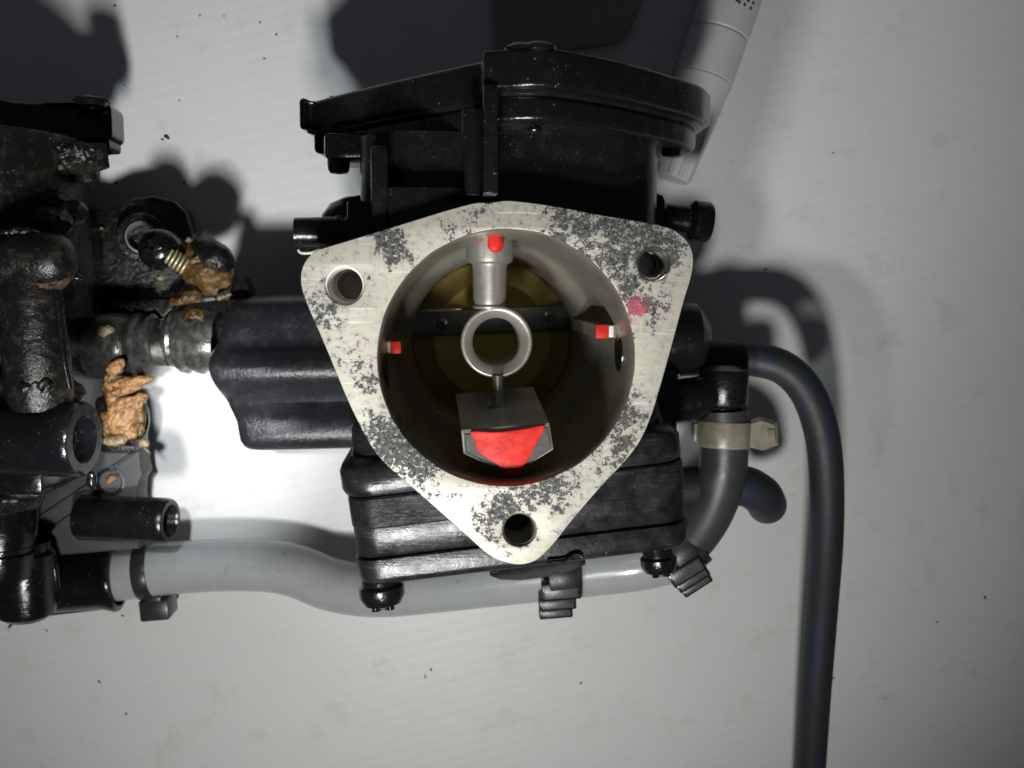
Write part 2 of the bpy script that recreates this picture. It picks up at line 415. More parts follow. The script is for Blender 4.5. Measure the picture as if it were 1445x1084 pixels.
def lump(name, c, rad, mat, parent=None, amp=0.25, freq=0.04, sub=4, seed=0, rot=None):
    bm = bmesh.new(); bmesh.ops.create_icosphere(bm, subdivisions=sub, radius=1)
    for v in bm.verts:
        d = v.co.normalized(); p = Vector((d.x*rad[0], d.y*rad[1], d.z*rad[2]))
        k = 1 + amp*noise.fractal(p*freq + Vector((seed*7.3, seed*3.1, 0)), 0.8, 2.0, 4)
        p *= k
        if rot: p = Matrix.Rotation(rot, 3, 'Z') @ p
        v.co = (Vector(c) + p)*S
    me = bpy.data.meshes.new(name); bm.to_mesh(me); bm.free()
    return finish(name, me, mat, parent, 60)
def smear(name, items, mat, parent=None, vox=2.2, amp=2.5, freq=0.09, seed=0):
    """soft lumps fused into one continuous smear"""
    o = lumps(name, items, mat, None, 3)
    md = o.modifiers.new('r', 'REMESH'); md.mode = 'VOXEL'; md.voxel_size = vox*S
    sm = o.modifiers.new('s', 'SMOOTH'); sm.factor = 0.6; sm.iterations = 6
    dg = bpy.context.evaluated_depsgraph_get(); dg.update()
    nm = bpy.data.meshes.new_from_object(o.evaluated_get(dg)); o.modifiers.clear()
    old = o.data; o.data = nm; bpy.data.meshes.remove(old); nm.name = name
    ns = [v.normal.copy() for v in nm.vertices]
    for v, nn in zip(nm.vertices, ns):
        p = v.co/S
        v.co += nn*S*amp*(noise.fractal(p*freq + Vector((seed, 0, 0)), 0.7, 2.0, 4) + 0.6*noise.noise(p*freq*0.4))
    nm.shade_smooth()
    if parent is not None:
        o.parent = parent
        if parent.name in BASE: o.matrix_parent_inverse = Matrix.Translation(-BASE[parent.name])
    return o
def lumps(name, items, mat, parent=None, sub=4):
    """several grown-together lumps in one mesh"""
    bm = bmesh.new()
    for i, (c, rad, amp, rot) in enumerate(items):
        r = bmesh.ops.create_icosphere(bm, subdivisions=sub, radius=1)
        for v in r['verts']:
            d = v.co.normalized(); p = Vector((d.x*rad[0], d.y*rad[1], d.z*rad[2]))
            p *= 1 + amp*noise.fractal(p*0.05 + Vector((i*7.3, 3.1, 0)), 0.8, 2.0, 4)
            p = Matrix.Rotation(rot, 3, 'Z') @ p
            v.co = (Vector(c) + p)*S
    me = bpy.data.meshes.new(name); bm.to_mesh(me); bm.free()
    return finish(name, me, mat, parent, 60)
def bore_cut(o):
    """take the bore cylinder out of a part that would reach into it"""
    seg = 96; vs = []; fs = []
    for z in (60, -466):
        for k in range(seg): vs.append(Vector((bc.x + 186*math.cos(2*math.pi*k/seg), bc.y + 186*math.sin(2*math.pi*k/seg), z))*S)
    for k in range(seg): l = (k+1) % seg; fs.append((k, seg+k, seg+l, l))
    fs.append(tuple(range(seg))); fs.append(tuple(range(seg, 2*seg))[::-1])
    me = bpy.data.meshes.new('cut'); me.from_pydata(vs, [], fs)
    co = bpy.data.objects.new('cut', me); C.objects.link(co)
    par = o.parent; inv = o.matrix_parent_inverse.copy(); o.parent = None
    md = o.modifiers.new('b', 'BOOLEAN'); md.operation = 'DIFFERENCE'; md.object = co; md.solver = 'EXACT'
    dg = bpy.context.evaluated_depsgraph_get(); dg.update()
    nm = bpy.data.meshes.new_from_object(o.evaluated_get(dg)); o.modifiers.clear()
    nm.name = o.name; old = o.data; o.data = nm; bpy.data.meshes.remove(old)
    nm.set_sharp_from_angle(angle=math.radians(40))
    bpy.data.objects.remove(co); bpy.data.meshes.remove(me)
    o.parent = par; o.matrix_parent_inverse = inv
def rounded(loop, r):
    out = []; n = len(loop)
    for i in range(n):
        a, b, c = Vector(loop[i-1]), Vector(loop[i]), Vector(loop[(i+1) % n])
        d1 = (a-b); d2 = (c-b); k1 = min(r, d1.length*0.4); k2 = min(r, d2.length*0.4)
        p = b + d1.normalized()*k1; q = b + d2.normalized()*k2
        for t in (0, 0.33, 0.67, 1):
            out.append(tuple(p*(1-t)**2 + b*2*t*(1-t) + q*t*t))
    return out
def circ(c, r, n=48, rev=False):
    pts = [(c[0]+r*math.cos(2*math.pi*k/n), c[1]+r*math.sin(2*math.pi*k/n)) for k in range(n)]
    return pts[::-1] if rev else pts
def rrect(x0, x1, z0, z1, r, n=6):
    out = []
    for (cx, cz, a0) in [(x1-r, z1-r, 0), (x0+r, z1-r, 90), (x0+r, z0+r, 180), (x1-r, z0+r, 270)]:
        for k in range(n+1):
            a = math.radians(a0 + 90*k/n); out.append((cx + r*math.cos(a), cz + r*math.sin(a)))
    return out
def slab(name, loop, y0, y1, mat, parent, bev=8, n=5):
    """flat plate with rounded edges; loop is its plan in (x, z), it spans heights y0..y1 along the Y axis"""
    cx_ = sum(p[0] for p in loop)/len(loop); cz_ = sum(p[1] for p in loop)/len(loop)
    rings = []
    for (ya, sg) in ((y0, 1), (y1, -1)):
        seq = []
        for k in range(n+1):
            a = math.pi/2*k/n; d = bev*(1 - math.sin(a)); y = ya + sg*bev*(1 - math.cos(a))
            ring = []
            for (x, z) in loop:
                v = Vector((x-cx_, z-cz_)); l = v.length
                v = v*((l-d)/l); ring.append(Vector((cx_+v.x, y, cz_+v.y)))
            seq.append(ring)
        rings += seq if sg > 0 else seq[::-1]
    return loft(name, rings, mat, parent, 30)
def pan_screw(name, origin, axis, r, h, mat, parent, cross=True, slot_mat='hole'):
    """pan-head screw: domed head with black boxes for the shade in its driver slot"""
    o = lathe(name, [(0, h), (r*0.45, h*0.98), (r*0.8, h*0.82), (r, h*0.45), (r, 0.05*h), (r*0.85, -h*0.1), (r*0.8, -h*0.8)], origin, axis, mat, parent, 32)
    a, u, v = frame(axis)
    for d, e in ((u, v), (v, u)) if cross else ((u, v),):
        c = Vector(origin) + a*h*0.95
        q = Matrix((d, e, a)).transposed().to_3x3()
        if q.determinant() < 0: q = Matrix((d, -e, a)).transposed().to_3x3()
        box('driver_slot', c, (r*1.15, r*0.26, h*0.25), slot_mat, o, 0.4, q.to_quaternion(), 1)
    return o

# ================================================================== the sheet everything lies on
def build_sheet():
    R = 3600; n = 12
    vs = [(-R + 2*R*i/n, -R + 2*R*j/n, TABLE) for j in range(n+1) for i in range(n+1)]
    fs = [(j*(n+1)+i, j*(n+1)+i+1, (j+1)*(n+1)+i+1, (j+1)*(n+1)+i) for j in range(n) for i in range(n)]
    o = raw('tabletop_sheet', vs, fs, 'sheet')
    o['kind'] = 'structure'
    o['label'] = 'white fluted plastic sheet lying under the carburettors'
build_sheet()

# ================================================================== right-hand carburettor
bc = P(716, 507, 0)                 # bore axis
BR = 183.0
carb = thing('carburetor', 'black carburettor with bare triangular metal flange and red-painted parts in its open bore', 'carburetor', (bc.x, bc.y, TABLE), 'pair of joined carburettors')

outl = [(690,286),(714,283),(740,285),(770,289),(805,295),(840,302),(880,308.5),(920,315.5),(940,320),(955,327),(971,342),(978,361),(976,388),(965,425),(947,492),(928,559),(918,590),(903,623),(883,650),(849,686),(806,736),(780,769),(756,791),(733,797),(710,793),(696,787),(683,778),(655,753),(627,728),(592,697),(555,665),(535,645),(521,625),(501,587),(486,554),(457,484),(436,436),(428,415),(424.5,398),(426,380),(434,364),(446,354),(460,349),(500,337),(562,318),(620,300),(655,290),(674,286)]
outer = [(p.x, p.y) for p in crom([P(x, y, 0) for x, y in outl], 5, True)]
holes = [(486, 403, 27), (923, 372, 24.5), (733, 748, 25)]
def bump_rim(k, n):  # slightly chewed bore edge
    a = 2*math.pi*k/n
    return BR + 0.8*noise.noise(Vector((math.cos(a)*6, math.sin(a)*6, 1)))
rim = [(bc.x + bump_rim(k, 160)*math.cos(2*math.pi*k/160), bc.y + bump_rim(k, 160)*math.sin(2*math.pi*k/160)) for k in range(160)]
fl = prism('flange', [outer, rim[::-1]] + [circ((P(x, y).x, P(x, y).y), r, 40, True) for x, y, r in holes], -44, 0, 'flange', carb, 1.6)
# bolt-hole linings: two plain, the left coloured paler as if lit, one threaded
for i, (x, y, r) in enumerate(holes):
    q = P(x, y, 0)
    if i == 1:
        prof = [(r+1, -3), (r-1, -6)]
        for k in range(9):
            prof += [(r-1, -7-k*6), (r-4.5, -10-k*6)]
        prof += [(r-4, -62), (r-4, -64), (0, -64)]
        lathe('threaded_hole', prof, q, (0, 0, 1), 'steel', fl, 40)
    else:
        lathe('bolt_hole', [(r+1.2, -2.4), (r-2.5, -6), (r-3.5, -20), (r-3.5, -90), (r-6, -92), (r-6, -150), (0, -150)], q, (0, 0, 1), 'white' if i == 0 else 'bore', fl, 40)
# body casting under the flange
def shrink(k, cx, cy): return [(cx + (x-cx)*k, cy + (y-cy)*k) for x, y in outer]
inner_cut = circ((bc.x, bc.y), 190, 64, True)
prism('body', [shrink(0.965, bc.x, bc.y), inner_cut] + [circ((P(x, y).x, P(x, y).y), r+1, 32, True) for x, y, r in holes], -300, -43, 'black', carb, 2)
lathe('rear_spigot', [(192, -290), (215, -300), (215, -430), (200, -440), (200, -600), (206, TABLE+1)], (bc.x, bc.y, 0), (0, 0, 1), 'black', carb, 64)

# bore wall with its shoulder
def bore():
    seg = 160
    prof = [(BR, -1.0), (BR-1.5, -4), (BR-3, -40), (BR-5, -120), (BR-7, -200), (BR-9, -258), (BR-11, -264), (BR-17, -272), (BR-25, -284), (BR-31, -304), (BR-34, -340), (BR-34, -470), (0, -472)]
    return lathe('bore', prof, (bc.x, bc.y, 0), (0, 0, 1), 'bore', carb, seg, 40, rough=1.6)
bo = bore()
# brass throttle plate on its shaft
tp = lathe('throttle_plate', [(0, -440), (104, -440), (107, -439.2), (111, -439.2), (114, -440), (147.5, -441), (147.5, -446), (0, -446)], (bc.x, bc.y, 0), (0, 0, 1), 'brass', carb, 96)
a = P(560, 459, -425); b = P(812, 447, -425)
mid = (a+b)/2; ang = math.atan2(b.y-a.y, b.x-a.x)
ts = box('throttle_shaft', (mid.x, mid.y, -432), ((b-a).length - 4, 46, 14), 'darkmetal', tp, 3, ang)
for (x, y, r) in [(624, 457, 11), (776, 446, 11)]:
    pan_screw('screw', P(x, y, -425.5), (0, 0, 1), r, 5, 'darkmetal', ts)
# bright strip standing in for the highlight on the shaft's upper edge
a = P(572, 441, -428); b = P(650, 436, -428)
box('edge_highlight', (a+b)/2, ((b-a).length, 5, 8), 'steel', tp, 1, ang)

# inner venturi ring hung from a stepped post
vz = -150
vc = P(701, 483, vz); k = 1/sz(vz)
vr = lathe('venturi_ring', [(51*k*0.93, -150), (50.0*k*0.94, -40), (50.5*k, -8), (51*k, -3), (49.5*k, -0.2), (47.0*k, 0.4), (44*k, -1.2), (39*k, -5.5), (35*k, -10.5), (33.8*k, -13), (33.5*k, -45), (35*k, -150)], vc, (0, 0, 1), 'ring', carb, 72, 50, closed=True)
pz = -175; pc = P(691, 400, pz); k = 1/sz(pz)
lathe('post', [(33*k, 92), (33*k, P(0, 360, pz).y), (31*k, P(0, 366, pz).y), (25.5*k, P(0, 369, pz).y), (24*k, P(0, 375, pz).y), (23*k, P(0, 420, pz).y), (21*k, P(0, 428, pz).y), (24*k, P(0, 431, pz).y), (22*k, P(0, 436, pz).y), (0, P(0, 437, pz).y)], (pc.x, 0, pz), (0, 1, 0), 'cast', carb, 48)
nz_ = -140
pn = P(702, 530, nz_)
tube('needle', [pn, P(703, 575, nz_), P(703, 592, nz_)], 8.2/sz(nz_), 'steel', carb, 20)

# jet block at the bottom of the bore, painted red on its face
fr = [(652,609),(776,599),(782,634),(737,664),(705,667),(655,640)]
bk = [(643,556),(752,546),(757,580),(726,606),(702,608),(648,584)]
jb = loft('jet_block', [[P(x, y, -225) for x, y in bk], [P(x, y, -46) for x, y in [(651,607),(775,597),(781,634),(736,662),(706,665),(654,640)]], [P(x, y, -42) for x, y in [(655,613),(773,603),(778,632),(735,659),(707,662),(659,637)]]], 'block', carb, 30)
loft('dim_front_plate', [[P(x, y, -46) for x, y in [(652,609),(775,599),(780,634),(736,661),(706,664),(655,640)]], [P(x, y, -40.5) for x, y in [(656,614),(772,604),(777,632),(735,658.5),(707,661.5),(660,637)]]], 'dimface', jb, 30)  # thin dark plate added to dim the brightly lit front
redp = crom([P(x, y) for x, y in [(665,609),(700,609.5),(740,605),(768,600.5),(762,617),(752,636),(745,650),(738,658),(733,669),(710,669),(703,657),(686,646),(672,633),(670,622)]], 4, True)
kk = (H+38)/H
prism('paint_patch', [[(p.x*kk, p.y*kk) for p in redp]], -44, -37, 'red', jb, 1.6)
# needle seat in the block's top
lathe('needle_seat', [(16, -2), (17, 3), (11, 4), (10, -6)], P(703, 580, -135), (0.02, 1, 0.35), 'darkmetal', jb, 28)

# guide rails on both sides, their ends dabbed with red
for (x0, y0, x1, y1, bx, side) in [(842, 459, 878, 477, 842, 1), (536, 481, 565, 499, 545, -1)]:
    zf = -112
    f = [P(x, y, zf) for x, y in [(x0, y0), (x1, y0), (x1, y1), (x0, y1)]]
    g = [Vector((p.x - side*6, p.y + 2, -345)) for p in f]
    rl = loft('guide_rail', [g, f], 'bore', carb, 20)
    if side > 0: d = (841, 458.5, 859, 477.5); e = (859.5, 460, 866, 476)
    else: d = (551, 482, 566, 499.5); e = (541, 483, 551, 498)
    pbox('paint_patch', *d, zf+4, zf-3, 'red', rl, 1.8, 0.04)
    pbox('scraped_end', *e, zf+2, zf-3, 'white', rl, 0.8)
    if side < 0: pbox('paint_patch', 538.5, 482, 542.5, 498, zf+4, zf-3, 'red', rl, 1.0)
# air ports beside the rails: black discs standing for the dark of the holes
for (x, y, z, ax, rr) in [(875, 497, -98, (-1, 0, 0), 30), (541, 520, -80, (1, 0, 0), 30)]:
    c = P(x, y, z); d = (Vector((bc.x, bc.y, z)) - c).normalized()
    wallp = Vector((bc.x, bc.y, z)) - d*(BR - 4.6)
    lathe('air_port', [(0, 1.2), (20, 1.0), (27, 2.2), (31, 1.5), (32, -3)], wallp, d, 'hole', bo, 32)
# red drips at the top of the post
lump('paint_drip', P(699, 341, -131), (12.5, 19, 6), 'red', carb, 0.12, 0.05, 3, 2)
lump('paint_drip', P(677, 334, -142), (9, 7, 4), 'red', carb, 0.15, 0.05, 3, 5)
lump('paint_smear', P(884, 463, -66), (5, 15, 12), 'redsmear', carb, 0.2, 0.05, 3, 4)

# ------------------------------------------------ diaphragm top: cap, base ring, neck
def cap_outline(top, Y, back):
    pts = [PY(x, y, Y) for x, y in top]
    return [(p.x, p.z) for p in pts] + back
top = [(438,144.5),(470,135),(520,122),(580,107.5),(640,94),(679,85.5),(681.5,84),(681.5,71.5),(684,70.5),(740,66.5),(785,67.5),(830,75.5),(880,86),(930,100),(970,112.5),(992,121),(999,127)]
bk_ = [(432,-215),(430,-300),(330,-480),(100,-560),(-130,-500),(-232,-400),(-246,-300)]
capo = rounded(cap_outline(top, 307, bk_), 14)
capp = slab('cap', capo, 256, 307, 'gloss', carb, 7)
cx, cz = 100, -240
def sc2(o, k, kz=None): return [(cx + (x-cx)*k, cz + (z-cz)*(kz or k)) for x, z in o]
slab('cap_gasket', sc2(capo, 0.965), 250, 258, 'hole', carb, 1.0, 2)
slab('diaphragm_base', sc2(capo, 0.93), 216, 252, 'gloss', carb, 9)
def neck_ring(Y, g):
    return [Vector((x, Y, z)) for x, z in rrect(-132-g, 330+g, -500, -66+g, 95, 10)]
loft('neck', [neck_ring(78, 0), neck_ring(150, 0), neck_ring(219, 0)], 'black', carb, 40)
# vertical rib and its round neighbour on the front
r0 = P(681, 200, 62); r1 = P(703, 200, 62)
box('front_rib', ((r0.x+r1.x)/2+1, 190, 4), (r1.x-r0.x, 142, 100), 'gloss', carb, 3)
lathe('round_rib', [(0, 236), (15, 232), (15.5, 190), (14, 165), (12, 135), (10, 120), (0, 119)], (P(667, 200, 20).x, 0, 22), (0, 1, 0), 'gloss', carb, 28)
# pocket frame on the left, hood and pip on the right
pbox('pocket_edge', 522, 205, 549, 330, -36, -160, 'black', carb, 6)
pbox('pocket_edge', 546, 262, 656, 330, -30, -160, 'black', carb, 5)
lump('casting_pip', P(755, 183, 32), (10, 6, 8), 'gloss', carb, 0.1, 0.05, 3)
# screw lugs under the rim with the screw tips below
for (x0, y0, x1, y1, zf, sx, sy) in [(456, 186, 523, 224, -190, 478, 232), (905, 158, 976, 205, -175, 948, 208)]:
    lg = pbox('screw_lug', x0, y0, x1, y1, zf, zf-130, 'gloss', carb, 8)
    c = P(sx, sy, zf-40)
    lathe('screw_tip', [(0, -16), (14, -14), (17, -9), (18, 0), (18, 14)], c, (0, 1, 0), 'grime', lg, 24)
# cap screws showing over the top edge
for (x, y, z) in [(474, 137, -250), (738, 62, 8), (762, 60, -5), (905, 96, -190)]:
    c = PY(x, y + 7, 307); pan_screw('cap_screw', (c.x, 306, c.z - 20), (0, 1, 0), 24, 12, 'gloss', capp)

# ------------------------------------------------ left nipple, cup and bracket
z = -135
tube('vacuum_nipple', [P(417, 328, z), P(470, 327, z), P(540, 326, z)], 20/sz(z), 'black', carb, 28, 4)
lathe('nipple_collar', [(20, 0), (24, 3), (24, 9), (20, 12), (20, 16), (24, 19), (24, 25), (20, 28)], P(472, 327, z), (1, 0, 0), 'black', carb, 32)
lathe('cup', [(0, 52), (26, 48), (44, 34), (52, 10), (52, -60)], P(500, 322, -240), (-0.25, 0.9, 0.1), 'black', carb, 40)
pbox('nipple_boss', 489, 283, 540, 345, -100, -220, 'black', carb, 5)
tube('lit_sliver', [P(421, 353, -170), P(426, 357, -168), P(440, 356.5, -165), P(452, 352, -160)], 2.4, 'white', carb, 10)  # pale curve drawn for a bright lit sliver under the nipple

# right nipple with flared end
z = -250
lathe('pipe_boss', [(29, -40), (29, 25), (23, 30)], P(912, 300, z), (1, 0.02, 0), 'black', carb, 32)
lathe('vent_nipple', [(23, -10), (23, 44), (24, 64), (30, 68), (34, 73), (34, 97), (31, 102), (15, 103), (13, 66), (0, 64)], P(918, 305, z), (1, -0.10, 0), 'black', carb, 36)
pbox('pipe_bracket', 890, 272, 934, 300, -240, -330, 'black', carb, 7)

# choke plunger dome and fuel inlet elbow on the right
z = -290; k = 1/sz(z)
lathe('choke_dome', [(0, 52), (22, 51), (42, 43), (50*k, 25), (52*k, 0), (50*k, -45), (48*k, -110)], P(960, 477, z), (1, 0, 0), 'black', carb, 44)
z = -300; k = 1/sz(z)
el = lathe('fuel_inlet_elbow', [(0, 42), (20, 41), (33*k, 34), (35*k, 26), (35*k, -26), (33*k, -30), (28*k, -33), (28*k, -66)], P(1021, 548, z), (0, 1, 0), 'black', carb, 40)
tube('inlet_arm', [P(905, 572, z), P(960, 566, z), P(1015, 556, z)], [40, 38], 'black', carb, 28, 4)
pbox('side_cover', 900, 520, 957, 625, -230, -400, 'black', carb, 12)

# ------------------------------------------------ moulded cover on the left, ribbed
def left_cover():
    prof = [(417, -150), (421, -104), (425, -88), (432, -78), (445, -72), (462, -69), (478, -68), (487, -66), (494, -58), (502, -44), (511, -35), (520, -32), (530, -34), (539, -40), (548, -50), (556, -63), (563, -74), (570, -78), (576, -75), (583, -68), (595, -63), (610, -61), (622, -63), (630, -70), (635, -80), (638, -94), (640, -150)]
    xl = [(417, 322), (424, 315), (450, 312), (470, 311), (485, 303), (500, 298), (515, 299), (530, 303), (548, 309), (565, 314), (578, 321), (588, 330), (600, 334), (622, 337), (633, 342), (640, 352)]
    def xleft(y):
        for (a, b), (c, d) in zip(xl, xl[1:]):
            if a <= y <= c: return b + (d-b)*(y-a)/(c-a)
        return xl[-1][1]
    rows = []
    for (y, z) in prof:
        x0 = xleft(y); row = []
        zc = -360
        xe = 500 + 25*max(0, (y-450)/190) - x0
        for (dx, dz) in [(0, -190), (0.2, -70), (0.6, -40), (2.2, -23), (6, -9), (12, -2.5), (20, 0), (20+(xe-20)*.25, 0), (20+(xe-20)*.5, 0), (20+(xe-20)*.75, 0), (xe, 0)]:
            yy = y - 0.022*(dx)  # the ribs run a little uphill to the right
            p = P(x0 + dx, yy, zc)
            row.append(Vector((p.x, p.y, max(z*1.22 - 260 + dz, -520) + 1.2*noise.noise(Vector((x0+dx, yy, 0))*0.05))))
        rows.append(row)
    n = len(rows[0]); vs = [v for r in rows for v in r]
    fs = [(i*n+j, i*n+j+1, (i+1)*n+j+1, (i+1)*n+j) for i in range(len(rows)-1) for j in range(n-1)]
    # close the back
    b0 = len(vs); front = [rows[0][j] for j in range(n)]
    for row in (rows[0], rows[-1]):
        for v in row: vs.append(Vector((v.x, v.y, -522)))
    for j in range(n-1):
        fs.append((j, b0+j, b0+j+1, j+1)); m = (len(rows)-1)*n
        fs.append((m+j+1, b0+n+j+1, b0+n+j, m+j))
    return raw('ribbed_cover', vs, fs, 'satin', carb, 50)
bore_cut(left_cover())
prism('cover_tab', [[(P(x, y, -400).x, P(x, y, -400).y) for x, y in [(322, 428), (328, 392), (337, 387), (346, 393), (358, 424)]]], -450, -400, 'black', carb, 3)

# ------------------------------------------------ float bowl
U = Vector((0.9945, 0.105, 0)); V = Vector((0.105, -0.9945, 0))
zf = -75
O = P(497, 706, zf)
def bowl_pt(u, v, z): return Vector((O.x, O.y, 0)) + U*u + V*v + Vector((0, 0, z))
k = 1/sz(zf)
def bowl_ring(v, ul, ur, zfr, r, zb=-430):
    return [bowl_pt(u, v, z) for u, z in rrect(ul, ur, zb, zfr, r, 8)]
W = 490*k
rings = [bowl_ring(-100, 4, W-28, zf-30, 40), bowl_ring(-72, 2, W-25, zf-26, 40), bowl_ring(-58, 0, W-22, zf-20, 40), bowl_ring(-50, -14, W-10, zf-2, 46), bowl_ring(-40, -19, W-4, zf+5, 48),
         bowl_ring(-12, -18, W-3, zf+5, 48), bowl_ring(-4, -14, W-4, zf+2, 46), bowl_ring(-1, -12, W-6, zf-4, 42)]
bore_cut(loft('bowl_flange', rings, 'bowl', carb, 40))
rings = [bowl_ring(0, -10, W-4, zf-1, 40), bowl_ring(3, -11, W-3, zf+2, 40), bowl_ring(45, -9, W-4, zf+5, 40), bowl_ring(48, -8, W-5, zf+1, 40), bowl_ring(88, -7, W-5, zf+2, 40), bowl_ring(93, -9, W-5, zf-2, 38)]
bore_cut(loft('float_bowl', rings, 'bowl', carb, 40))
rings = [bowl_ring(93.6, -9, W-4, zf-4, 38), bowl_ring(97, -10, W-3, zf+3, 40), bowl_ring(124, -8, W-5, zf+5, 40), bowl_ring(131, -6, W-8, zf+3, 38), bowl_ring(136, -2, W-12, zf-3, 36), bowl_ring(138, 6, W-20, zf-14, 30)]
loft('bowl_base', rings, 'bowl', carb, 40)
# drain boss in the middle of the bowl bottom
dk = [(690, 785), (826, 785), (826, 797), (800, 807), (765, 815), (735, 819), (705, 818), (691, 812)]
loft('drain_boss', [[P(x, y, -210) for x, y in dk], [P(x, y, -74 - max(0, y-785)*1.7) for x, y in dk]], 'black', carb, 30)
lump('casting_pip', P(698, 798, -92), (9, 12, 10), 'gloss', carb, 0.1, 0.05, 3)
tube('sealant_bead', [P(772, 794, -62), P(796, 791, -62), P(806, 784, -64), P(816, 782, -64), P(822, 787, -64)], 2.6, 'gloss', carb, 10)
# bowl screws
for (x, y, r, h) in [(538, 826, 33, 32), (929, 786, 27, 26)]:
    c = P(x, y, -125)
    pan_screw('bowl_screw', c, (0.10, -0.99, 0.06), r/sz(-125), h/sz(-125), 'gloss', carb, True)

# ================================================================== hoses and ties
hz = -545
gp = [(130, 815), (165, 811), (205, 806), (260, 800), (330, 797), (385, 799), (425, 808), (462, 823), (500, 831), (545, 833), (620, 826), (700, 817), (820, 804), (900, 794), (945, 784)]
gh = tube('fuel_hose', [P(x, y, hz + (0 if x < 400 else min(165, (x-400)*0.33))) for x, y in gp], 37*1.0/sz(hz), 'greyhose', None, 36, 8)
tag(gh, 'grey fuel hose running under the float bowl from the left carburettor', 'hose')
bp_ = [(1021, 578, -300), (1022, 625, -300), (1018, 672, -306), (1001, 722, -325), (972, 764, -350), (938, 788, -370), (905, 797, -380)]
bh = tube('fuel_inlet_hose', [P(x, y, z) for x, y, z in bp_], 35.0/sz(-310), 'blackhose', None, 36, 10)  # carries on the fuel hose's run in a much darker colour
tag(bh, 'short near-black length of hose curving down from the inlet elbow under a white tie', 'hose')
vp = [(960, 507, -380), (1010, 506, -372), (1060, 507, -360), (1105, 519, -345), (1138, 552, -335), (1158, 605, -335), (1166, 670, -345), (1166, 760, -370), (1159, 860, -410), (1150, 980, -450), (1143, 1090, -490), (1135, 1220, -540)]
vh = tube('vent_hose', [P(x, y, z) for x, y, z in vp], 31.5, 'venthose', None, 32, 10)
tag(vh, 'long thin black hose arching over to the right and down out of view', 'hose')
dh = tube('drain_hose', [P(950, 690, -330), P(1010, 684, -330), P(1050, 686, -332), P(1072, 697, -345), (P(1079, 706, -372)), P(1082, 712, -410)], 30/sz(-330), 'venthose', None, 32, 8)
tag(dh, 'stubby black hose end poking out behind the white-tied hose', 'hose')

# black cable tie round the grey hose
bt = thing('cable_tie', 'black cable tie with square head round the grey hose', 'cable tie', P(207, 806, hz-45))
k = 1/sz(hz); c = P(207, 806, hz); ax = (P(225, 804, hz) - P(190, 808.5, hz)).normalized()
lathe('strap', [(36*k, -14), (39*k, -14), (40*k, -11), (40*k, 11), (39*k, 14), (36*k, 14)], c, ax, 'blacktie', bt, 48, 35, closed=True)
hd = pbox('tie_head', 195, 848, 238, 877, -520, -585, 'blacktie', bt, 5, 0.06)
pbox('tie_tail', 203, 842, 226, 851, -515, -535, 'blacktie', hd, 2)
# yellowed tie on the inlet hose
wt = thing('cable_tie', 'yellowed white cable tie clamping the black hose below the inlet elbow', 'cable tie', P(1021, 612, -340))
k = 1/sz(-300); c = P(1021, 612, -300)
lathe('strap', [(35.5*k, -22), (37.5*k, -23), (38.5*k, -20), (38.5*k, 20), (37.5*k, 23), (35.5*k, 22)], c, (0.03, 1, -0.05), 'tietie', wt, 48, 35, closed=True)
h_ = loft('tie_head', [[P(x, y, -335) for x, y in [(1052, 597), (1075, 592), (1094, 597), (1096, 626), (1078, 632), (1052, 627)]], [P(x, y, -286) for x, y in [(1051, 595), (1074, 588), (1097, 596), (1099, 628), (1077, 636), (1052, 630)]], [P(x, y, -278) for x, y in [(1056, 600), (1074, 594), (1092, 600), (1094, 624), (1077, 630), (1056, 626)]]], 'tietie', wt, 25)
for i in range(3): pbox('ratchet_tooth', 1083 + i*3.6, 606, 1085.4 + i*3.6, 620, -275, -282, 'tietie', h_, 0.5)
pbox('tie_tail', 980, 598, 987, 624, -302, -325, 'tietie', wt, 2)

# spring clips under the hose
def clip(label, c0, ang, wid, steps, hose_c, hose_ax):
    t = thing('hose_clip', label, 'hose clip', (hose_c.x, hose_c.y, hose_c.z - 54), 'black clips on the fuel hose')
    lathe('band', [(49.5, -wid), (53, -wid), (54, -wid+2), (54, wid-2), (53, wid), (49.5, wid)], hose_c, hose_ax, 'clip', t, 40, 35, closed=True)
    q = Matrix.Rotation(ang, 3, 'Z')
    for i, (u, v, w_, h2, z) in enumerate(steps):
        p = Vector(c0) + q @ Vector((u, -v, 0)); p.z = z
        o = box('tab', p, (w_, h2 + 1.5, 22), 'hole', t, 3.0, ang)
        box('tab_face', p + Vector((0, 0, 11)), (w_ - 9, h2 - 7, 3), 'clipface', o, 1.2, ang)
    return t
hc = P(793, 806, -382)
c0 = P(790, 830, -340)
clip('black stepped clip hanging from the middle of the grey hose', c0, 0.06, 30, [(2, 4, 72, 34, -344), (-5, 32, 70, 23, -354), (-8, 52, 63, 20, -362)], hc, (P(810, 804, -210) - P(780, 808, -210)).normalized())
hc = P(962, 772, -356)
c0 = P(968, 805, -310)
clip('black stepped clip tilted at the bend of the black hose', c0, math.radians(33), 28, [(0, 0, 70, 30, -312), (2, 23, 66, 19, -320), (3, 40, 61, 17, -328)], hc, (P(985, 750, -207) - P(938, 790, -207)).normalized())

